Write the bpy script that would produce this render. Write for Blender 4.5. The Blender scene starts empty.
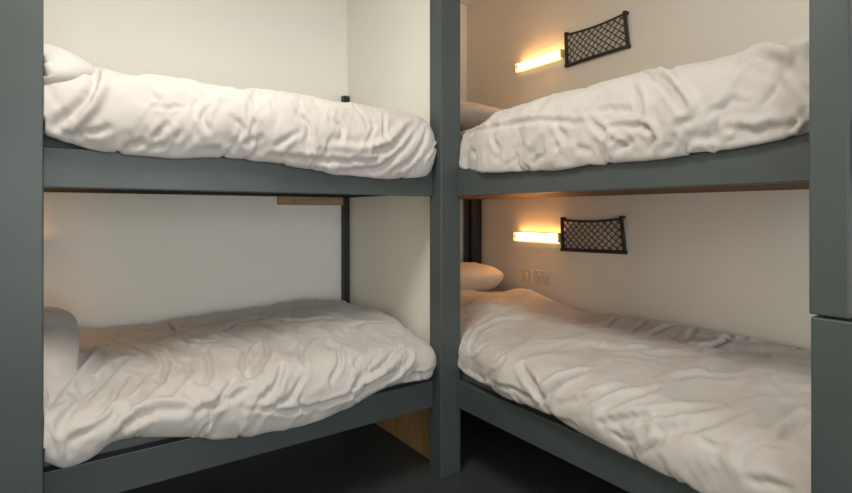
import bpy, bmesh, math, random
import numpy as np
from mathutils import Vector, Matrix
random.seed(7)
S = bpy.context.scene
COL = S.collection
PI = math.pi
# ---------------------------------------------------------------- camera
F = 509.0; HY = 212.5; TH = math.radians(35.4)
SN, CS = math.sin(TH), math.cos(TH)
CAM = (-1.3273, -1.7557, 1.154)
cd = bpy.data.cameras.new('camera'); cam = bpy.data.objects.new('camera', cd); COL.objects.link(cam)
cam.location = CAM
cam.rotation_euler = (math.radians(90), 0, -TH)
cd.sensor_width = 36; cd.lens = 36 * F / 852
cd.shift_y = -(246.5 - HY) / 852.0
cd.clip_start = 0.02
S.camera = cam
# ---------------------------------------------------------------- world + view
S.view_settings.view_transform = 'Standard'; S.view_settings.look = 'None'
S.view_settings.exposure = 0.0; S.view_settings.gamma = 1.0; S.view_settings.use_curve_mapping = False
w = bpy.data.worlds.new('world'); S.world = w; w.use_nodes = True
w.node_tree.nodes['Background'].inputs[0].default_value = (1.0, 0.97, 0.92, 1)
w.node_tree.nodes['Background'].inputs[1].default_value = 0.45
def area(name, loc, size, power, color, target):
    l = bpy.data.lights.new(name, 'AREA'); l.shape = 'RECTANGLE'; l.size = size[0]; l.size_y = size[1]
    l.energy = power; l.color = color
    o = bpy.data.objects.new(name, l); COL.objects.link(o); o.location = loc
    o.rotation_euler = (Vector(target) - Vector(loc)).to_track_quat('-Z', 'Y').to_euler()
    return o
area('ceiling_light', (-1.05, -0.65, 2.56), (0.5, 0.5), 27, (1.0, 0.95, 0.86), (-1.05, -0.65, 0))
area('fill_light', (-.95, -3.3, 1.15), (1.6, 1.3), 34, (0.94, 0.985, 1.0), (-.3, 0.3, .9))  # added soft fill from behind the camera; no window stands there

# ---------------------------------------------------------------- materials
def mat(name, color, rough=0.6, noise=None, bump=None, spec=0.5, sheen=0.0, metal=0.0):
    m = bpy.data.materials.new(name); m.use_nodes = True
    nt = m.node_tree; b = nt.nodes['Principled BSDF']
    b.inputs['Base Color'].default_value = (*color, 1); b.inputs['Roughness'].default_value = rough
    b.inputs['Specular IOR Level'].default_value = spec; b.inputs['Metallic'].default_value = metal
    if sheen: b.inputs['Sheen Weight'].default_value = sheen
    tc = nt.nodes.new('ShaderNodeTexCoord')
    if noise:
        sc, amt = noise[:2]
        mp = nt.nodes.new('ShaderNodeMapping'); nt.links.new(tc.outputs['Object'], mp.inputs[0])
        if len(noise) > 2: mp.inputs['Scale'].default_value = noise[2]
        n = nt.nodes.new('ShaderNodeTexNoise'); n.inputs['Scale'].default_value = sc; n.inputs['Detail'].default_value = 5
        nt.links.new(mp.outputs[0], n.inputs['Vector'])
        r = nt.nodes.new('ShaderNodeValToRGB')
        r.color_ramp.elements[0].position = .3; r.color_ramp.elements[1].position = .7
        r.color_ramp.elements[0].color = (*[c * (1 - amt) for c in color], 1)
        r.color_ramp.elements[1].color = (*[min(1, c * (1 + amt)) for c in color], 1)
        nt.links.new(n.outputs['Fac'], r.inputs[0]); nt.links.new(r.outputs[0], b.inputs['Base Color'])
    if bump:
        n2 = nt.nodes.new('ShaderNodeTexNoise'); n2.inputs['Scale'].default_value = bump[0]; n2.inputs['Detail'].default_value = 4
        nt.links.new(tc.outputs['Object'], n2.inputs['Vector'])
        bp = nt.nodes.new('ShaderNodeBump'); bp.inputs['Strength'].default_value = bump[1]; bp.inputs['Distance'].default_value = bump[2]
        nt.links.new(n2.outputs['Fac'], bp.inputs['Height']); nt.links.new(bp.outputs[0], b.inputs['Normal'])
    return m
def cotton(m):
    nt = m.node_tree; b = nt.nodes['Principled BSDF']; tc = nt.nodes.new('ShaderNodeTexCoord')
    prev = b.inputs['Normal'].links[0].from_node
    n = nt.nodes.new('ShaderNodeTexNoise'); n.noise_type = 'RIDGED_MULTIFRACTAL'; n.inputs['Scale'].default_value = 9; n.inputs['Detail'].default_value = 3; n.inputs['Distortion'].default_value = 1.2
    mp = nt.nodes.new('ShaderNodeMapping'); mp.inputs['Rotation'].default_value = (.4, .6, .7); mp.inputs['Scale'].default_value = (1, 2.2, 1.4)
    nt.links.new(tc.outputs['Object'], mp.inputs[0]); nt.links.new(mp.outputs[0], n.inputs['Vector'])
    bp = nt.nodes.new('ShaderNodeBump'); bp.inputs['Strength'].default_value = .2; bp.inputs['Distance'].default_value = .004
    nt.links.new(n.outputs['Fac'], bp.inputs['Height']); nt.links.new(bp.outputs[0], prev.inputs['Normal'])
def emis(name, color, strength):
    m = bpy.data.materials.new(name); m.use_nodes = True; b = m.node_tree.nodes['Principled BSDF']
    b.inputs['Base Color'].default_value = (.9, .85, .7, 1)
    b.inputs['Emission Color'].default_value = (*color, 1); b.inputs['Emission Strength'].default_value = strength
    return m
M = dict(
    paint=mat('grey_green_paint', (0.060, 0.073, 0.072), 0.42, (5, .07), (60, .12, .002)),
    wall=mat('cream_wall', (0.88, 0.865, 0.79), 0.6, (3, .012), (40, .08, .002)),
    wallr=mat('warm_tinted_wall', (0.71, 0.665, 0.585), 0.55, (3, .02), (40, .08, .002)),  # right wall, warm cast of the lamps and ceiling light mixed into its colour
    floor=mat('dark_vinyl', (0.037, 0.044, 0.045), 0.45, (9, .15), (80, .1, .002)),
    ceil=mat('ceiling_white', (0.8, 0.79, 0.75), 0.8),
    ply=mat('plywood', (0.42, 0.24, 0.10), 0.5, (4, .22, (1, 8, 1)), None),
    plyd=mat('varnished_wood', (0.12, 0.05, 0.022), 0.75, (5, .3, (6, 1, 6)), None),
    batten=mat('pine', (0.45, 0.31, 0.17), 0.6, (6, .2, (1, 9, 9)), None),
    steel=mat('black_steel', (0.018, 0.018, 0.017), 0.45, (20, .1), None),
    board=mat('shaded_board', (0.012, 0.012, 0.012), 0.9, (20, .1), None, .1),  # left deck plywood, the shadow on its underside put in as black
    duvet=mat('white_cotton', (0.55, 0.515, 0.485), 0.85, (6, .012), (220, .10, .001), .25, .15),
    mattress=mat('grey_ticking', (0.15, 0.15, 0.155), 0.9, (30, .12), (90, .3, .003), .2),
    net=mat('black_net', (0.022, 0.018, 0.017), 0.6, (30, .1), None),
    plate=mat('white_plastic', (0.62, 0.56, 0.48), 0.35), red=mat('red_dot', (.5, .05, .04), .4), dark=mat('dark_slot', (.03, .03, .03), .6),
    cap=mat('lamp_cap', (0.75, 0.66, 0.45), 0.4),
    tube=emis('lamp_glow', (1.0, 0.46, 0.13), 40.0),
    amber=emis('lit_plastic', (1.0, 0.62, 0.22), 1.5),  # emission stands in for tube light showing through the plastic
)
cotton(M['duvet'])
# ---------------------------------------------------------------- helpers
def tag(o, label=None, cat=None, group=None, kind=None):
    if label: o['label'] = label
    if cat: o['category'] = cat
    if group: o['group'] = group
    if kind: o['kind'] = kind
    return o
def empty(name, loc):
    o = bpy.data.objects.new(name, None); COL.objects.link(o); o.location = loc; o.empty_display_size = .1
    return o
def link(name, bm, m, parent=None, smooth=False):
    me = bpy.data.meshes.new(name); bm.normal_update(); bm.to_mesh(me); bm.free()
    me.materials.append(m)
    if smooth:
        for p in me.polygons: p.use_smooth = True
    o = bpy.data.objects.new(name, me); COL.objects.link(o)
    if parent is not None:
        o.parent = parent; o.matrix_parent_inverse = Matrix.Translation(parent.location).inverted()
    return o
def bx(bm, x0, x1, y0, y1, z0, z1, bev=0.0, seg=2):
    r = bmesh.ops.create_cube(bm, size=1.0)
    for v in r['verts']:
        v.co = Vector(((x0 + x1) / 2 + v.co.x * (x1 - x0), (y0 + y1) / 2 + v.co.y * (y1 - y0), (z0 + z1) / 2 + v.co.z * (z1 - z0)))
    if bev:
        es = {e for v in r['verts'] for e in v.link_edges}
        bmesh.ops.bevel(bm, geom=list(es), offset=bev, segments=seg, affect='EDGES', profile=.5)
def box(name, x0, x1, y0, y1, z0, z1, m, parent=None, bev=0.0, seg=2, smooth=False):
    bm = bmesh.new(); bx(bm, x0, x1, y0, y1, z0, z1, bev, seg)
    return link(name, bm, m, parent, smooth)
def tube(bm, pts, r, n=6):
    pts = [Vector(p) for p in pts]; rings = []
    for i, p in enumerate(pts):
        t = (pts[min(i + 1, len(pts) - 1)] - pts[max(i - 1, 0)]).normalized()
        a = t.cross(Vector((1, 0.01, 0))).normalized(); b = t.cross(a)
        rings.append([bm.verts.new(p + a * (r * math.cos(2 * PI * k / n)) + b * (r * math.sin(2 * PI * k / n))) for k in range(n)])
    for A, B in zip(rings, rings[1:]):
        for k in range(n): bm.faces.new((A[k], A[(k + 1) % n], B[(k + 1) % n], B[k]))
    bm.faces.new(rings[0][::-1]); bm.faces.new(rings[-1])

# ---------------------------------------------------------------- room
BW, RW, LW, CZ = 1.02, 1.0, -2.08, 2.62
def struct(name, *a, **k):
    o = box(name, *a, **k); o['kind'] = 'structure'; return o
struct('floor', LW - .1, RW + .1, -3.4, BW + .1, -.1, 0, M['floor'])
struct('ceiling', LW - .1, RW + .1, -3.4, BW + .1, CZ, CZ + .1, M['ceil'])
struct('wall_back', LW - .1, RW + .1, BW, BW + .1, 0, CZ, M['wall'])
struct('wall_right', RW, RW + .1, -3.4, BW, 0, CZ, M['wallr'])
struct('wall_left', LW - .1, LW, -3.4, BW, 0, CZ, M['wall'])
PX0, PX1 = .062, .084
struct('wall_partition', PX0, PX1, .086, BW, .31, CZ, M['wall'])
struct('trim_1', PX0, PX1, .086, BW, 0, .31, M['ply'])

# ---------------------------------------------------------------- bunks
RT, RB = (1.343, .411), (1.226, .294)       # rail tops / bottoms (upper, lower)
DT, DB = (1.262, .332), (1.243, .313)       # deck tops / bottoms
post = box('wooden_post', 0, .109, 0, .085, 0, CZ, M['paint'], bev=.003)
tag(post, 'square grey-green painted post standing on the floor where the two bunks meet', 'post')
LB = empty('bunk_bed', (-1.0, .5, 0))
tag(LB, 'left grey-green built-in double bunk frame running along the back wall', 'bunk bed', 'built-in bunk beds')
RBk = empty('bunk_bed', (.55, -.3, 0))
tag(RBk, 'right grey-green built-in double bunk frame along the wall with lamps and nets', 'bunk bed', 'built-in bunk beds')
for i in (0, 1):
    box('rail', LW, 0, .06, .10, RB[i], RT[i], M['paint'], LB, bev=.003)
    box('deck', LW, .06, .10, BW, DB[i], DT[i], M['board'], LB)
    box('rail', .085, .122, -1.60, 0, RB[i], RT[i], M['paint'], RBk, bev=.003)
    box('deck', .122, RW, -1.60, .86, DB[i], DT[i], M['plyd'], RBk)
box('post', -1.492, -1.375, 0, .06, 0, CZ, M['paint'], LB, bev=.003)
box('post', 0, .085, -1.404, -1.333, .932, CZ, M['paint'], RBk, bev=.0035)
box('post', -.002, .085, -1.52, -1.337, 0, .927, M['paint'], RBk, bev=.0035)
tag(box('corner_upright', .022, .061, .983, BW, 0, 1.848, M['steel'], LB, bev=.002), 'slim black upright in the back corner')
bm = bmesh.new(); bx(bm, .95, RW, .86, .90, 0, 1.50, .002); bx(bm, .968, RW, .90, .95, 0, 1.50, .002); bx(bm, .95, RW, .95, .99, 0, 1.5, .002)
tag(link('corner_upright', bm, M['steel'], RBk), 'black channel upright in the far corner')
tag(box('wooden_batten', -.367, .022, .99, BW, 1.196, 1.243, M['batten'], bev=.002),
    'short pale pine batten on the back wall under the left upper bunk', 'batten')
for (x, z) in ((-.28, 1.22), (-.06, 1.22)):
    b = bmesh.new(); bmesh.ops.create_uvsphere(b, u_segments=10, v_segments=6, radius=.004, matrix=Matrix.Translation((x, .99, z)))
    sc = link('screw_head', b, M['dark']); sc.parent = bpy.data.objects['wooden_batten']

# ---------------------------------------------------------------- cloth
def hashn(ix, iy, seed):
    h = (ix.astype(np.int64) * 374761393 + iy.astype(np.int64) * 668265263 + seed * 1442695041) & 0x7fffffff
    h = (h ^ (h >> 13)) * 1274126177 & 0x7fffffff
    return ((h ^ (h >> 16)) & 0xffff) / 65535.0
def vnoise(x, y, seed):
    ix, iy = np.floor(x), np.floor(y); fx, fy = x - ix, y - iy
    fx = fx * fx * fx * (fx * (fx * 6 - 15) + 10); fy = fy * fy * fy * (fy * (fy * 6 - 15) + 10)
    a = hashn(ix, iy, seed); b = hashn(ix + 1, iy, seed); c = hashn(ix, iy + 1, seed); d = hashn(ix + 1, iy + 1, seed)
    return (a * (1 - fx) + b * fx) * (1 - fy) + (c * (1 - fx) + d * fx) * fy * 1.0
def fbm(x, y, seed, o=3):
    r = 0; a = .5; t = 0
    for k in range(o):
        r = r + a * vnoise(x * 2 ** k, y * 2 ** k, seed + 17 * k); t += a; a *= .5
    return r / t
def ridged(x, y, seed):
    n = vnoise(x, y, seed)
    return 1 - np.abs(2 * n - 1) ** .8
def project(P):
    dx = P[..., 0] - CAM[0]; dy = P[..., 1] - CAM[1]; D = np.maximum(dx * SN + dy * CS, .05); r = dx * CS - dy * SN
    return 426 + F * r / D, HY - F * (P[..., 2] - CAM[2]) / D, D
def catmull(K, n):
    """K: (S, m, 2) control polygons -> (S, n, 2) smooth arc-even curves"""
    m = K.shape[1]; u = np.linspace(0, m - 1 - 1e-6, n * 3); i = u.astype(int); f = (u - i)[None, :, None]
    Kp = np.concatenate([2 * K[:, :1] - K[:, 1:2], K, 2 * K[:, -1:] - K[:, -2:-1], ], 1)
    p0, p1, p2, p3 = Kp[:, i], Kp[:, i + 1], Kp[:, i + 2], Kp[:, np.minimum(i + 3, m + 1)]
    # blend of catmull-rom and b-spline for soft cloth
    cr = .5 * ((2 * p1) + (-p0 + p2) * f + (2 * p0 - 5 * p1 + 4 * p2 - p3) * f ** 2 + (-p0 + 3 * p1 - 3 * p2 + p3) * f ** 3)
    C = cr
    seg = np.linalg.norm(np.diff(C, axis=1), axis=2); L = np.concatenate([np.zeros((len(K), 1)), np.cumsum(seg, 1)], 1)
    out = np.empty((len(K), n, 2))
    for r in range(len(K)):
        t = np.linspace(0, L[r, -1], n)
        out[r, :, 0] = np.interp(t, L[r], C[r, :, 0]); out[r, :, 1] = np.interp(t, L[r], C[r, :, 1])
    return out
def normals(P):
    a = np.gradient(P, axis=0); b = np.gradient(P, axis=1); n = np.cross(a, b)
    return n / np.maximum(np.linalg.norm(n, axis=2, keepdims=True), 1e-9)
def smooth_interp(s, xs, ys):
    v = np.interp(s, xs, ys); k = max(3, len(s) // 36)
    ker = np.hanning(k + 2)[1:-1]; ker /= ker.sum(); pad = np.pad(v, (k // 2, k - 1 - k // 2), 'edge')
    return np.convolve(pad, ker, 'valid')
def grid_mesh(name, P, m, parent=None, close=True):
    n0, n1 = P.shape[:2]
    me = bpy.data.meshes.new(name)
    V = P.reshape(-1, 3).tolist()
    idx = np.arange(n0 * n1).reshape(n0, n1)
    q = np.stack([idx[:-1, :-1], idx[:-1, 1:], idx[1:, 1:], idx[1:, :-1]], -1).reshape(-1, 4)
    faces = q.tolist()
    if close:
        for row, rev in ((idx[0], False), (idx[-1], True)):
            faces.append(row.tolist()[::-1] if rev else row.tolist())
        faces += np.stack([idx[:-1, -1], idx[:-1, 0], idx[1:, 0], idx[1:, -1]], -1).tolist()
    me.from_pydata(V, [], faces); me.materials.append(m)
    me.polygons.foreach_set('use_smooth', [True] * len(me.polygons)); me.update()
    bm = bmesh.new(); bm.from_mesh(me); bmesh.ops.recalc_face_normals(bm, faces=bm.faces); bm.to_mesh(me); bm.free()
    o = bpy.data.objects.new(name, me); COL.objects.link(o)
    return o
def displace_strokes(P, strokes):
    """press creases and raise folds along drawn lines; every line is laid on the cloth itself"""
    N = normals(P); cen = P.mean((0, 1)); view = np.array(CAM) - P
    sgn = np.sign((N * (P - cen)).sum(2).mean()); N = N * sgn
    facing = (N * view).sum(2) > 0
    U, V, D = project(P)
    Q = P.copy(); flat = P.reshape(-1, 3); off = np.zeros(P.shape[:2])
    for pts, width, amp in strokes:
        c = []
        px = np.array(pts, float)
        amp = amp * min(1, .35 + np.hypot(*np.diff(px, axis=0).T).sum() / 55)
        seg = np.concatenate([[0], np.cumsum(np.hypot(*np.diff(px, axis=0).T))])
        tt = np.linspace(0, seg[-1], max(6, int(seg[-1] / 3)))
        # smooth the corner points a little
        X = np.interp(tt, seg, px[:, 0]); Y = np.interp(tt, seg, px[:, 1])
        if len(tt) > 8:
            k = np.array([1, 2, 3, 2, 1.]); k /= k.sum()
            X[2:-2] = np.convolve(X, k, 'valid'); Y[2:-2] = np.convolve(Y, k, 'valid')
        for x, y in zip(X, Y):
            e = (U - x) ** 2 + (V - y) ** 2 + np.where(facing, 0, 4000)
            j = e.argmin()
            if e.flat[j] < 160: c.append(flat[j])
        if len(c) < 2: continue
        c = np.array(c)
        lo, hi = c.min(0) - 4 * width, c.max(0) + 4 * width
        sel = np.all((P > lo) & (P < hi), 2)
        p = P[sel]
        d2 = np.full(len(p), 1e9); tpar = np.zeros(len(p)); side = np.zeros(len(p))
        for k in range(len(c) - 1):
            a, b = c[k], c[k + 1]; ab = b - a; L = (ab ** 2).sum() + 1e-12
            t = np.clip(((p - a) @ ab) / L, 0, 1); v = p - (a + t[:, None] * ab); dd = (v ** 2).sum(1)
            nn = N[sel]; s_ = (np.cross(ab, v) * nn).sum(1)
            upd = dd < d2; d2[upd] = dd[upd]; tpar[upd] = (k + t[upd]) / (len(c) - 1); side[upd] = np.sign(s_[upd])
        d = np.sqrt(d2) / width
        taper = np.sin(PI * np.clip(tpar, 0, 1) * .86 + .22) ** .7
        # narrow core with an opposite, softer shoulder on the one side
        prof = np.exp(-d ** 2) - .55 * np.exp(-((d - 1.9) / 1.1) ** 2) * (side > 0) - .25 * np.exp(-((d - 1.9) / 1.1) ** 2) * (side <= 0)
        off[sel] += amp * taper * prof
    return P + N * off[..., None], N
def resample(A, n0, n1):
    i = np.linspace(0, A.shape[0] - 1, n0); j = np.linspace(0, A.shape[1] - 1, n1)
    i0 = np.minimum(i.astype(int), A.shape[0] - 2); j0 = np.minimum(j.astype(int), A.shape[1] - 2)
    fi = (i - i0)[:, None]; fj = (j - j0)[None, :]
    if A.ndim == 3: fi = fi[..., None]; fj = fj[..., None]
    return (A[i0][:, j0] * (1 - fi) * (1 - fj) + A[i0 + 1][:, j0] * fi * (1 - fj) + A[i0][:, j0 + 1] * (1 - fi) * fj + A[i0 + 1][:, j0 + 1] * fi * fj)
def cub(A, n, ax):
    A = np.moveaxis(A, ax, 0); m = A.shape[0]; t = np.linspace(0, m - 1, n); i = np.minimum(t.astype(int), m - 2)
    f = (t - i).reshape(-1, *([1] * (A.ndim - 1))); g = lambda j: A[np.clip(j, 0, m - 1)]
    p0, p1, p2, p3 = g(i - 1), g(i), g(i + 1), g(i + 2)
    r = .5 * ((2 * p1) + (-p0 + p2) * f + (2 * p0 - 5 * p1 + 4 * p2 - p3) * f ** 2 + (-p0 + 3 * p1 - 3 * p2 + p3) * f ** 3)
    return np.moveaxis(r, 0, ax)
def cloth_sim(P, N, m1, a, b, dirn, seed, over=.12, grow=.03, gain=1.0, bend=.3, frames=30):
    """a cover a little too large for its filling: the cloth solver lets it buckle into folds"""
    n0, n1 = P.shape[:2]; c0, c1 = int(n0 / 2.4), int(n1 / 2.4)
    rng = np.random.RandomState(seed)
    Pc = resample(P, c0, c1); Nc = resample(N, c0, c1); mc = resample(m1, c0, c1)
    Pc = Pc + Nc * (rng.randn(c0, c1) * .0008 * mc)[..., None]
    o = grid_mesh('cover', Pc, M['duvet'], close=False)
    vg = o.vertex_groups.new(name='hold')
    for i, w_ in enumerate(np.where(mc > .5, .12, 1.0).ravel()): vg.add([i], float(w_), 'REPLACE')
    o.shape_key_add(name='Basis'); k = o.shape_key_add(name='rest')
    A = resample(a, c0, c1); B = resample(b, c0, c1); ca, sa = math.cos(dirn), math.sin(dirn)
    t = -A * sa + B * ca                                  # longer across the folds than along them
    k.data.foreach_set('co', np.stack([A - sa * over * t, B + ca * over * t, A * 0], 2).reshape(-1).astype('f4'))
    md = o.modifiers.new('Cloth', 'CLOTH'); q = md.settings
    q.quality = 6; q.mass = .3; q.tension_stiffness = 40; q.compression_stiffness = 30; q.shear_stiffness = 10; q.bending_stiffness = bend
    q.tension_damping = 8; q.compression_damping = 8; q.shear_damping = 5; q.bending_damping = .8; q.air_damping = 3
    q.vertex_group_mass = 'hold'; q.pin_stiffness = .6; q.shrink_min = -grow; q.rest_shape_key = k
    q.effector_weights.gravity = 0
    md.collision_settings.use_collision = False
    md.point_cache.frame_start = 1; md.point_cache.frame_end = frames
    for f in range(1, frames + 1): S.frame_set(f)
    ev = o.evaluated_get(bpy.context.evaluated_depsgraph_get()); m_ = ev.to_mesh()
    co = np.empty(len(m_.vertices) * 3, 'f4'); m_.vertices.foreach_get('co', co); ev.to_mesh_clear()
    off = co.reshape(c0, c1, 3).astype(float) - Pc
    bpy.data.objects.remove(o); S.frame_set(1)
    low = off.copy()
    for k_ in range(60):
        low[1:-1] = (low[:-2] + 2 * low[1:-1] + low[2:]) / 4; low[:, 1:-1] = (low[:, :-2] + 2 * low[:, 1:-1] + low[:, 2:]) / 4
    off = off - low * .95; mid = off.copy()
    for k_ in range(3):
        mid[1:-1] = (mid[:-2] + 2 * mid[1:-1] + mid[2:]) / 4; mid[:, 1:-1] = (mid[:, :-2] + 2 * mid[:, 1:-1] + mid[:, 2:]) / 4
    off = off + .7 * (off - mid)
    return P + cub(cub(off * gain, n0, 0), n1, 1)
def duvet(name, axis, tab, z0, label, strokes, seed, s0, s1, dens=(330, 210), wr=1.0, ends=(1, 1), dirn=.6, peaks=(), lower=0.0, over=.12, gain=1.0, kstroke=1.0):
    """tab rows: s, hem_z, hem_q, belly_q, shoulder_z, mid_z, back_z"""
    s = np.linspace(s0, s1, dens[0]); T = np.array(tab, float)
    T[:, 4:6] -= lower
    hz, hq, bq, sz, mz, kz = [smooth_interp(s, T[:, 0], T[:, k]) for k in range(1, 7)]
    base = z0 + .012                                   # mattress top
    Kc = np.stack([
        np.stack([s * 0 + .30, s * 0 + base], 1),
        np.stack([s * 0 + .155, s * 0 + base], 1),
        np.stack([hq + .035, np.minimum(hz + .012, base)], 1),
        np.stack([hq, hz], 1),
        np.stack([bq + .004, hz + .30 * (sz - hz)], 1),
        np.stack([bq + .012, hz + .62 * (sz - hz)], 1),
        np.stack([bq + .055, hz + .90 * (sz - hz)], 1),
        np.stack([bq + .16, sz + .012], 1),
        np.stack([s * 0 + .45, mz], 1),
        np.stack([s * 0 + .72, .5 * (mz + kz)], 1),
        np.stack([s * 0 + .93, kz], 1),
        np.stack([s * 0 + .975, kz - .06], 1),
        np.stack([s * 0 + .965, s * 0 + base + .01], 1),
        np.stack([s * 0 + .70, s * 0 + base], 1)], 1)
    C = catmull(Kc, dens[1])
    # rounded ends
    R = .11
    for k, (dist, on) in enumerate((((s - s[0]), ends[0]), ((s[-1] - s), ends[1]))):
        if not on: continue
        t = np.clip(dist / R, 0, 1); e = np.sqrt(1 - (1 - t) ** 2.4)
        e = 1 - on * (1 - e)
        cz, cq = base + .06, .5
        C[:, :, 1] = cz + (C[:, :, 1] - cz) * e[:, None]
        C[:, :, 0] = np.where(C[:, :, 0] < cq, cq + (C[:, :, 0] - cq) * (1 - (1 - e[:, None]) * .28), cq + (C[:, :, 0] - cq) * (1 - (1 - e[:, None]) * .1))
    ss = np.repeat(s[:, None], dens[1], 1)
    P = np.stack([ss, C[:, :, 0], C[:, :, 1]], 2) if axis == 'x' else np.stack([C[:, :, 0], ss, C[:, :, 1]], 2)
    # param coordinates in metres
    arc = np.concatenate([np.zeros((dens[0], 1)), np.cumsum(np.linalg.norm(np.diff(C, axis=1), axis=2), 1)], 1)
    a, b = ss, arc
    wx = fbm(a * 3.1, b * 3.1, seed + 5) - .5; wy = fbm(a * 3.1 + 9, b * 3.1, seed + 6) - .5
    A = a + .22 * wx; B = b + .22 * wy
    ca, sa = math.cos(dirn), math.sin(dirn)
    ra, rb = A * ca + B * sa, -A * sa + B * ca
    n = .022 * (fbm(A * 4, B * 4, seed) - .5)
    n += .006 * wr * (ridged(ra * 3, rb * 12, seed + 1) - .6)
    N = normals(P); N = N * np.sign((N * (P - P.mean((0, 1)))).sum(2).mean())
    lift = np.clip((P[..., 2] - base) / .03, 0, 1)[..., None] ; front = (C[:, :, 0] < .14)[..., None] * 1.0
    mask = np.clip(lift + front, 0, 1)
    for k in range(2):
        mask[1:-1] = (mask[:-2] + mask[1:-1] + mask[2:]) / 3; mask[:, 1:-1] = (mask[:, :-2] + mask[:, 1:-1] + mask[:, 2:]) / 3
    P = P + N * n[..., None] * mask
    for (ps, pq, pr_, ph) in peaks:
        d = ((ss - ps) / pr_[0]) ** 2 + ((C[:, :, 0] - pq) / pr_[1]) ** 2
        P[..., 2] += ph * np.exp(-d) * (C[:, :, 1] > base + .05)
    B0 = P.copy(); P, N = displace_strokes(P, strokes)
    n0, n1 = dens
    D0 = ((P - B0) * N).sum(2)
    P = cloth_sim(B0 + N * (D0 * kstroke)[..., None], N, mask[..., 0], a, b, dirn, seed, over, .03, gain)
    sA, qA = (P[..., 0], P[..., 1]) if axis == 'x' else (P[..., 1], P[..., 0])
    outer, fr, depth, dq = (-1.3745, .063, -.002, .0885) if axis == 'x' else (-1.332, .088, -.002, .1125)
    qA[...] = np.where((sA < outer) & (qA < fr), fr, qA)
    qA[...] = np.where((sA > depth) & (qA < dq), np.where(sA > .012, dq, qA), qA)
    sA[...] = np.where((sA > depth) & (qA < dq), depth, sA)
    q = P[..., 1] if axis == 'x' else P[..., 0]
    lim = (BW if axis == 'x' else RW) - .004
    q[...] = np.minimum(q, lim)
    o = grid_mesh(name, P, M['duvet'])
    return tag(o, label, 'duvet', 'white duvets')
def pillow(name, c, size, rot, label, seed, puff=1.0, wr=1.0, m='duvet', strokes=()):
    n = 110
    u = np.linspace(0, 2 * PI, n, endpoint=True)[:, None]; v = np.linspace(-PI / 2, PI / 2, n // 2)[None, :]
    def sp(x, e): return np.sign(x) * np.abs(x) ** e
    X = sp(np.cos(v), .75) * sp(np.cos(u), .5) * .5; Y = sp(np.cos(v), .75) * sp(np.sin(u), .5) * .5
    Z = sp(np.sin(v), 1.0) * .5 * (u * 0 + 1)
    edge = np.clip(1 - np.maximum(np.abs(X), np.abs(Y)) * 2, 0, 1)
    Z = Z * (.5 + .5 * edge ** .5)
    P = np.stack([X * size[0], Y * size[1], Z * size[2]], 2)
    nrm = normals(P + 1e-6); nrm = nrm * np.sign((nrm * P).sum(2).mean())
    k = np.abs(nrm)
    w_ = .018 * (fbm(P[..., 0] * 9 + P[..., 2] * 5, P[..., 1] * 9, seed) - .5) + .010 * wr * (ridged(P[..., 0] * 9 + P[..., 1] * 4 + 3, P[..., 1] * 16 - P[..., 0] * 6 + P[..., 2] * 12, seed + 1) - .6)
    P = P + nrm * w_[..., None] * (np.cos(v)[..., None] ** .3)
    Rm = np.array(Matrix.Rotation(rot[2], 3, 'Z') @ Matrix.Rotation(rot[1], 3, 'Y') @ Matrix.Rotation(rot[0], 3, 'X'))
    P = P @ Rm.T + np.array(c)
    if strokes: P, _ = displace_strokes(P, strokes)
    P[..., 1] = np.where((P[..., 0] < -1.3745) & (P[..., 1] < .063), .063, P[..., 1])
    P[-1] = P[0]
    o = grid_mesh(name, P, M[m], close=False)
    bm = bmesh.new(); bm.from_mesh(o.data); bmesh.ops.remove_doubles(bm, verts=bm.verts, dist=1e-4)
    bmesh.ops.recalc_face_normals(bm, faces=bm.faces); bm.to_mesh(o.data); bm.free()
    return tag(o, label, 'pillow', 'white pillows')
def mattress(x0, x1, y0, y1, z0, z1, label):
    bm = bmesh.new(); bx(bm, x0, x1, y0, y1, z0, z1, .022, 4)
    o = link('mattress', bm, M['mattress'], smooth=True)
    # piping round the top edge
    b2 = bmesh.new(); r = .02; z = z1 - .012; e = .003
    tube(b2, [(x0 - e + .03, y0 - e, z), (x1 + e - .03, y0 - e, z)], .004); tube(b2, [(x0 - e, y0 + .03, z), (x0 - e, y1 - .03, z)], .004)
    p = link('piping', b2, M['mattress'], smooth=True); p.parent = o
    return tag(o, label, 'mattress', 'dark grey mattresses')
MTU, MTL = 1.395, .452
mattress(-2.03, .045, .108, 1.0, DT[0] + .001, MTU, 'dark grey mattress under the duvet of the left upper bunk')
mattress(-2.03, .020, .108, .975, DT[1] + .001, MTL, 'dark grey mattress under the duvet of the left lower bunk')
mattress(.13, .985, -1.58, .80, DT[0] + .001, MTU, 'dark grey mattress under the duvet of the right upper bunk')
mattress(.13, .985, -1.58, .80, DT[1] + .001, MTL, 'dark grey mattress under the duvet of the right lower bunk')

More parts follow.
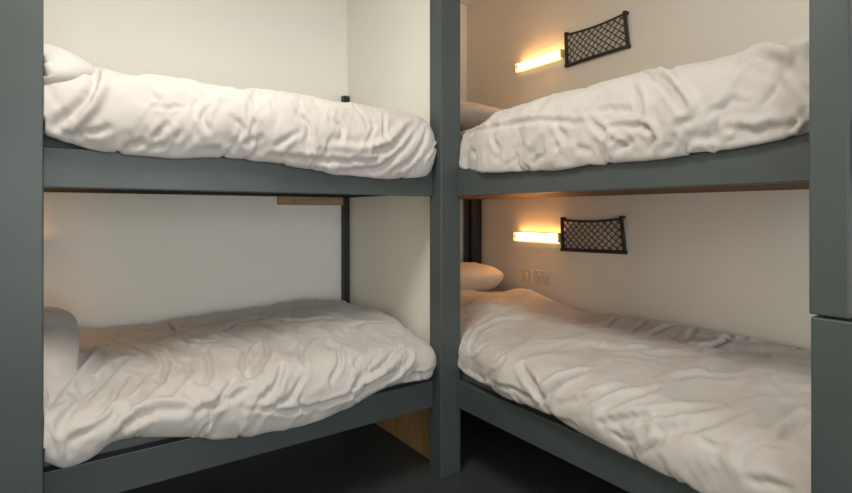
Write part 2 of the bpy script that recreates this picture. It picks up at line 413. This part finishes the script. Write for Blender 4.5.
# strokes: (pixel points laid onto the cloth, half width m, height m)
UL = [([(317,151),(364,154),(391,148),(417,122)], .012, -.016), ([(341,171),(382,168),(405,148),(423,122)], .012, -.014),
      ([(325,146),(366,148),(388,140),(408,118)], .014, .010), ([(270,155),(300,158),(335,161),(375,161),(402,143)], .010, -.012),
      ([(298,112),(309,124),(310,135)], .010, -.010), ([(385,114),(383,130),(388,146)], .008, -.010), ([(372,118),(374,130),(368,142)], .008, -.008),
      ([(206,110),(203,120),(208,130)], .009, -.012), ([(214,104),(204,112),(202,118)], .007, -.008), ([(96,70),(93,84),(84,101),(57,127)], .014, -.022),
      ([(104,74),(100,92),(88,112),(66,130)], .013, .010), ([(166,125),(152,140),(127,146)], .010, -.013), ([(110,128),(88,133),(62,133)], .009, -.012),
      ([(182,132),(168,143),(150,148)], .009, -.009), ([(150,107),(166,108),(188,106)], .006, -.006), ([(150,92),(160,100),(158,106)], .007, -.008),
      ([(255,120),(250,134),(256,150)], .007, -.006), ([(232,118),(244,126),(240,138)], .008, -.008), ([(360,112),(368,122),(380,124)], .006, -.008),
      ([(300,132),(286,140),(270,146)], .010, -.009), ([(330,120),(345,128),(340,142)], .010, -.009), ([(434,122),(437,140),(430,160)], .007, -.014),
      ([(425,162),(433,150),(437,135)], .006, .010), ([(426,128),(424,142),(412,160),(392,172)], .009, -.010), ([(200,150),(235,146),(262,138)], .010, -.008)]
UR = [([(461,134),(501,125),(535,120),(581,123)], .009, -.014), ([(589,121),(609,138),(622,146)], .010, -.012), ([(603,127),(629,126)], .007, -.010),
      ([(530,164),(549,152)], .008, -.010), ([(505,165),(520,155),(526,146)], .008, -.008), ([(648,69),(667,83),(685,107)], .012, -.016), ([(655,66),(676,82),(694,106)], .013, .009),
      ([(630,83),(639,98),(639,119)], .010, -.011), ([(626,125),(646,127),(655,137),(648,147)], .009, -.015), ([(612,150),(630,143),(640,136)], .010, -.012),
      ([(721,128),(752,131),(790,124)], .010, -.015), ([(715,139),(750,137),(780,133)], .008, -.008), ([(700,118),(720,108),(735,98)], .008, -.007),
      ([(728,98),(742,102),(752,100)], .005, -.006), ([(776,86),(770,96),(762,106)], .006, -.007), ([(746,55),(770,58),(807,77)], .014, -.018), ([(752,64),(776,72),(807,96)], .014, -.016),
      ([(735,68),(745,60),(757,56)], .010, -.012), ([(752,50),(778,52),(806,50)], .016, .016), ([(794,131),(801,124),(807,115)], .007, .016), ([(787,130),(796,120),(804,112)], .006, -.014),
      ([(670,128),(690,120),(700,108)], .010, -.009), ([(560,112),(556,128),(566,138)], .010, -.008), ([(500,150),(492,140),(496,128)], .011, -.009), ([(470,150),(485,160),(500,158)], .010, -.008),
      ([(540,148),(566,146),(590,150)], .010, -.008), ([(664,150),(674,140),(672,128)], .009, -.010), ([(690,148),(712,144),(728,135)], .009, .008), ([(596,110),(616,108),(634,112)], .009, -.008)]
LL = [([(117,436),(138,417),(158,409),(185,408)], .012, -.018), ([(63,421),(79,398),(117,363)], .013, -.014), ([(48,406),(63,379),(86,355)], .013, -.016),
      ([(82,406),(105,379),(125,359)], .011, -.012), ([(156,348),(168,365),(160,384),(132,402)], .012, -.013), ([(186,359),(190,375),(167,394)], .011, -.012), ([(233,382),(222,397),(209,417)], .010, -.014),
      ([(198,410),(224,402),(250,388)], .010, -.014), ([(243,379),(257,371),(268,354),(266,334)], .013, -.014), ([(283,365),(277,385),(257,402)], .011, -.013), ([(304,376),(291,399),(270,407)], .009, -.011),
      ([(338,345),(340,365),(331,379)], .009, -.010), ([(399,347),(385,362),(362,379),(348,393)], .010, -.014), ([(410,357),(399,371),(376,385),(354,399)], .010, -.015), ([(404,352),(392,366),(370,381)], .008, .007),
      ([(242,408),(290,411),(330,403),(372,384),(400,372)], .008, -.012), ([(412,374),(424,374),(434,368)], .007, -.012), ([(405,382),(422,380),(435,374)], .008, .010), ([(250,345),(240,362),(246,376)], .010, -.010),
      ([(120,340),(150,352),(156,366)], .012, -.010), ([(100,345),(84,372),(62,398)], .014, .010), ([(126,376),(112,398),(92,420)], .011, -.011), ([(70,440),(95,428),(112,414)], .010, -.012), ([(150,375),(140,392),(120,406)], .012, .009),
      ([(205,350),(212,368),(206,385)], .011, -.010), ([(310,340),(300,352),(304,366)], .010, -.008), ([(350,326),(372,322),(392,322)], .009, -.008), ([(275,320),(300,322),(330,318)], .012, -.008), ([(225,330),(240,322),(262,318)], .012, -.010),
      ([(184,338),(196,344),(214,342)], .010, -.010), ([(130,324),(146,330),(160,327)], .010, -.010), ([(168,320),(176,330),(190,330)], .010, -.012), ([(366,345),(360,358),(352,368)], .008, -.009), ([(380,352),(370,366),(356,378)], .008, -.008), ([(200,436),(208,425),(214,416)], .007, -.008)]
LR = [([(522,366),(532,383),(541,397)], .012, -.020), ([(541,399),(552,386),(566,377),(587,371)], .013, -.024), ([(535,372),(547,386),(560,376)], .012, .009), ([(468,367),(474,356),(483,346)], .009, -.013), ([(487,377),(497,368),(505,358)], .009, -.011),
      ([(496,384),(515,390),(532,398)], .008, -.010), ([(496,301),(520,298),(541,288)], .012, -.016), ([(600,410),(623,398),(655,390)], .012, -.014), ([(600,423),(659,413),(712,405)], .011, -.012), ([(560,404),(590,398),(618,386)], .012, -.012),
      ([(700,336),(757,340),(811,352)], .010, -.014), ([(580,322),(598,312),(622,306)], .012, -.007), ([(602,328),(618,317),(640,311)], .014, -.007), ([(630,334),(644,322),(650,310)], .011, -.007), ([(645,337),(668,326),(692,321)], .013, -.007), ([(680,344),(694,333),(697,322)], .012, -.007), ([(704,348),(722,344),(734,334)], .012, -.014), ([(598,312),(612,306),(626,303)], .010, .012),
      ([(640,318),(652,316),(664,312)], .010, .010), ([(664,336),(684,344),(720,348)], .014, -.010), ([(749,480),(770,483),(790,490)], .010, -.012), ([(780,440),(794,428),(806,414)], .010, -.012), ([(770,430),(786,420),(800,408)], .008, .008), ([(700,440),(716,448),(728,446)], .008, -.009),
      ([(480,330),(500,320),(530,318)], .012, -.010), ([(545,302),(565,308),(590,306)], .012, -.014), ([(500,309),(520,306),(540,304)], .010, .010), ([(470,345),(480,330),(500,322)], .011, -.009), ([(640,455),(654,446),(662,436)], .010, -.011), ([(610,432),(622,440),(634,442)], .007, -.008),
      ([(676,378),(700,374),(730,378)], .014, -.008), ([(590,345),(620,350),(650,348)], .016, -.009), ([(660,432),(700,426),(740,412)], .014, -.010), ([(740,456),(760,440),(790,448)], .014, -.009), ([(462,372),(476,380),(492,384)], .008, .010), ([(520,405),(545,414),(575,424)], .008, -.008)]
#      s, hem_z, hem_q, belly_q, shoulder_z, mid_z, back_z
duvet('duvet', 'x', [(-1.75,1.37,.05,.02,1.58,1.62,1.55), (-1.37,1.375,.03,.00,1.585,1.62,1.55), (-1.24,1.338,.03,-.01,1.595,1.63,1.55), (-1.03,1.333,.03,-.01,1.60,1.63,1.55), (-.74,1.345,.03,-.01,1.60,1.63,1.55),
      (-.51,1.306,.03,-.005,1.60,1.63,1.55), (-.2,1.297,.03,.0,1.595,1.62,1.55), (-.05,1.315,.03,.005,1.585,1.61,1.54), (.02,1.345,.04,.02,1.56,1.59,1.5)], MTU,
      'thick creamy white duvet on the left upper bunk, draped over its rail', UL, 11, -1.62, .03, dirn=.9, ends=(.5, .62), lower=.008, over=.08, gain=.65, kstroke=.85)
duvet('duvet', 'y', [(-1.55,1.37,.07,.06,1.57,1.6,1.52), (-1.34,1.345,.07,.05,1.625,1.64,1.54), (-1.22,1.328,.065,.045,1.60,1.625,1.53), (-1.1,1.313,.06,.04,1.60,1.62,1.53), (-.77,1.311,.06,.04,1.608,1.63,1.54), (-.48,1.307,.06,.04,1.61,1.63,1.54),
      (-.2,1.318,.06,.05,1.60,1.61,1.53), (-.08,1.335,.085,.085,1.565,1.58,1.5), (.3,1.40,.16,.16,1.55,1.57,1.5), (.6,1.40,.18,.18,1.50,1.52,1.48)], MTU,
      'thick white duvet on the right upper bunk beside the tilted lamp', UR, 23, -1.55, .42, dirn=-.5, ends=(.4, .6), lower=.022, over=.08, gain=.6, kstroke=.85)
duvet('duvet', 'x', [(-1.75,.49,.04,.01,.60,.64,.62), (-1.39,.485,.02,-.01,.62,.66,.655), (-1.33,.436,.012,-.015,.60,.65,.65), (-1.28,.440,.012,-.015,.59,.64,.645), (-1.20,.478,.02,-.01,.585,.63,.63), (-1.08,.455,.02,-.01,.585,.63,.63), (-.93,.41,.02,-.01,.59,.64,.635),
      (-.79,.392,.02,-.01,.595,.65,.64), (-.6,.378,.02,-.01,.60,.65,.65), (-.42,.395,.02,-.01,.605,.665,.665), (-.3,.436,.02,-.008,.60,.67,.67), (-.2,.446,.02,-.005,.60,.67,.67), (-.05,.450,.025,.005,.59,.655,.65), (.02,.47,.04,.02,.57,.64,.63)], MTL,
      'rumpled creamy white duvet on the left lower bunk, its corner hanging over the rail', LL, 37, -1.62, .035, wr=1.15, dirn=1.0, ends=(.5, .6), gain=.8, kstroke=1.15)
duvet('duvet', 'y', [(-1.55,.41,.07,.05,.60,.64,.63), (-1.1,.398,.06,.04,.60,.65,.64), (-.94,.413,.06,.035,.60,.65,.64), (-.77,.430,.06,.035,.60,.655,.645), (-.6,.438,.06,.035,.60,.655,.645), (-.32,.438,.06,.035,.61,.655,.64),
      (-.1,.455,.09,.088,.61,.65,.62), (.2,.48,.10,.10,.64,.69,.64), (.6,.47,.15,.15,.65,.69,.64)], MTL,
      'wide rumpled white duvet on the right lower bunk below the sockets', LR, 51, -1.55, .66, wr=.9, dirn=-.6, ends=(.4, .6), over=.09, gain=.5, peaks=[(.33, .84, (.12, .12), .06), (.12, .84, (.08, .08), .02), (.62, .5, (.3, .4), .02)])
# ---------------------------------------------------------------- pillows
pillow('pillow', (-1.50, .27, 1.555), (.50, .56, .25), (.18, -.25, .03), 'white pillow heaped on the left upper bunk beside the outer post', 3)
pillow('pillow', (-1.565, .38, .65), (.56, .72, .22), (.36, -.06, -.03), 'white pillow with warm-lit top on the left lower bunk beside the outer post', 4)
pillow('pillow', (.62, .53, 1.69), (.70, .42, .19), (-.05, .0, .05), 'white pillow at the far end of the right upper bunk', 6)
pillow('pillow', (.60, .72, .735), (.70, .46, .23), (-.22, .06, .05), 'amber-lit pillow at the far end of the right lower bunk', 8)

# ---------------------------------------------------------------- reading lamps
def lamp(loc, axis, tilt, label):
    """built along local +X from 0 to L, standing out along local -Y"""
    L, H2, D2 = .355, .024, .034
    root = empty('reading_lamp', loc)
    tag(root, label, 'lamp', 'wall reading lamps')
    def add(name, bm, m, sm=False):
        o = link(name, bm, m, smooth=sm); o.parent = root; return o
    bm = bmesh.new(); bx(bm, 0, L, -.012, 0, -H2, H2, .002); add('mounting_plate', bm, M['cap'])
    bm = bmesh.new()
    n = 14; rings = []
    for x in (.03, L - .006):
        rings.append([bm.verts.new((x, -.010 - (D2 - .01) * max(0.0, math.sin(PI * k / (n - 1))) ** .6, (H2 - .002) * math.cos(PI * k / (n - 1)))) for k in range(n)])
    for k in range(n - 1): bm.faces.new((rings[0][k], rings[0][k + 1], rings[1][k + 1], rings[1][k]))
    bm.faces.new(rings[0]); bm.faces.new(rings[1][::-1]); bm.faces.new((rings[0][0], rings[1][0], rings[1][-1], rings[0][-1]))
    bmesh.ops.recalc_face_normals(bm, faces=bm.faces)
    add('diffuser', bm, M['tube'], True)
    bm = bmesh.new(); bx(bm, .03, L - .006, -.024, -.012, -H2 - .008, -H2 + .004, .003); add('lower_lens', bm, M['amber'])
    bm = bmesh.new(); bx(bm, .0, .03, -D2 - .001, -.012, -H2 - .006, H2, .004); c = add('end_cap', bm, M['amber'])
    bm = bmesh.new(); bx(bm, .010, .022, -D2 - .005, -D2 - .001, -.007, .007, .001); b_ = link('switch', bm, M['plate']); b_.parent = c
    bm = bmesh.new(); bx(bm, L - .006, L, -D2 - .001, -.012, -H2, H2, .002); add('end_cap', bm, M['cap'])
    root.rotation_euler = (0, tilt, axis)
    return root
# right wall: local +X -> world -Y, local -Y (outwards) -> world -X
lamp((RW, .510, 2.058), -PI / 2, 0.0, 'lit warm strip lamp on the wall above the right upper bunk')
lamp((RW, .526, 1.007), -PI / 2, 0.0, 'lit warm strip lamp on the wall above the right lower bunk')
lamp((-1.785, BW, 1.00), 0, 0, 'lit strip lamp above the left lower bunk, hidden beyond the outer post')

# ---------------------------------------------------------------- net pockets
def net(TL, TR, BL, BR, label):
    """corners (y, z) on the right wall; the mouth of the pocket stands off the wall"""
    root = empty('net_pocket', (RW, (BL[0] + BR[0]) / 2, BL[1])); tag(root, label, 'net pocket', 'wall net pockets')
    off_t, off_b = .026, .010
    def P(u, v, extra=0):    # u 0..1 left->right, v 0..1 bottom->top
        y = (BL[0] * (1 - u) + BR[0] * u) * (1 - v) + (TL[0] * (1 - u) + TR[0] * u) * v
        z = (BL[1] * (1 - u) + BR[1] * u) * (1 - v) + (TL[1] * (1 - u) + TR[1] * u) * v
        z -= .012 * v * math.sin(PI * u)
        bul = .010 * math.sin(PI * u) * math.sin(PI * min(1, .15 + v * .85))
        return (RW - (off_b + (off_t - off_b) * v) - bul - extra, y, z)
    def add(name, bm, m=M['net'], sm=True):
        o = link(name, bm, m, root, sm); return o
    def barpts(uv0, uv1, n=16): return [P(uv0[0] + (uv1[0] - uv0[0]) * k / n, uv0[1] + (uv1[1] - uv0[1]) * k / n) for k in range(n + 1)]
    bm = bmesh.new(); tube(bm, barpts((0, 0), (1, 0)), .0095, 8); add('bottom_bar', bm)
    bm = bmesh.new(); tube(bm, barpts((0, .95), (1, .95)), .0058, 8); add('elastic_top', bm)
    for u in (0, 1):
        bm = bmesh.new(); p0 = P(u, -.03); p1 = P(u, 1.02)
        tube(bm, [p0, ((p0[0] + p1[0]) / 2, (p0[1] + p1[1]) / 2, (p0[2] + p1[2]) / 2), p1], .0095, 8)
        bx(bm, p1[0] - .006, RW, p1[1] - .009, p1[1] + .009, p1[2] - .012, p1[2] + .002, .002)
        bx(bm, p0[0] - .010, RW, p0[1] - .011, p0[1] + .011, p0[2] - .004, p0[2] + .014, .003)
        add('side_bar', bm)
    bm = bmesh.new(); cu = 9.5; cv = 4.6
    # two families of diagonal cords clipped to the unit square
    for sgn in (1, -1):
        for k in range(-6, 17):
            pts = []
            for t in range(0, 41):
                v = t / 40 * .95; u = (k + sgn * v * cv) / cu if sgn > 0 else (k + (1 - v) * 0 - v * cv + 1e-3) / cu
                if -.001 <= u <= 1.001:
                    wob = .0016 * math.sin(23 * u + 31 * v + k)
                    q = P(min(max(u, 0), 1), v); pts.append((q[0], q[1] + wob, q[2] + wob))
            if len(pts) > 3: tube(bm, pts, .0028, 5)
    add('netting', bm)
    return root
net((.124, 2.162), (-.245, 2.164), (.130, 1.984), (-.254, 1.992), 'black net pocket on the wall above the right upper bunk')
net((.150, 1.122), (-.226, 1.131), (.159, .943), (-.236, .951), 'black net pocket on the wall above the right lower bunk')

# ---------------------------------------------------------------- sockets
def plate(y0, y1, z0, z1, label, kind):
    cy, cz = (y0 + y1) / 2, (z0 + z1) / 2
    root = empty('wall_socket', (RW, cy, cz)); tag(root, label, 'socket', 'wall sockets')
    box('face_plate', RW - .009, RW, y1, y0, z0, z1, M['plate'], root, bev=.003)
    if kind == 1:
        box('rocker_switch', RW - .013, RW - .009, cy - .012, cy + .012, cz - .018, cz + .018, M['cap'], root, bev=.001)
    else:
        for yy in (cy - .028, cy + .028):
            box('rocker_switch', RW - .013, RW - .009, yy - .008, yy + .008, cz + .010, cz + .026, M['cap'], root, bev=.001)
            for dy, dz, a_, b_ in ((0, .0, .003, .007), (-.011, -.018, .006, .003), (.011, -.018, .006, .003)):
                box('pin_hole', RW - .0102, RW - .0088, yy + dy - a_ / 2, yy + dy + a_ / 2, cz - .004 + dz - b_ / 2, cz - .004 + dz + b_ / 2, M['dark'], root)
        box('indicator', RW - .0108, RW - .009, cy + .008, cy + .012, cz + .020, cz + .024, M['red'], root)
plate(.478, .398, .728, .808, 'single switched wall plate left of the double socket on the right wall', 1)
plate(.370, .248, .725, .808, 'double wall socket under the lower strip lamp on the right wall', 2)
# ---------------------------------------------------------------- ceiling fitting (gives the room light)
cf = empty('ceiling_light_fitting', (-1.05, -.65, CZ))
tag(cf, 'square flush ceiling light panel over the room, out of the frame above', 'ceiling light')
box('housing', -1.33, -.77, -.93, -.37, CZ - .05, CZ, M['cap'], cf, bev=.004)
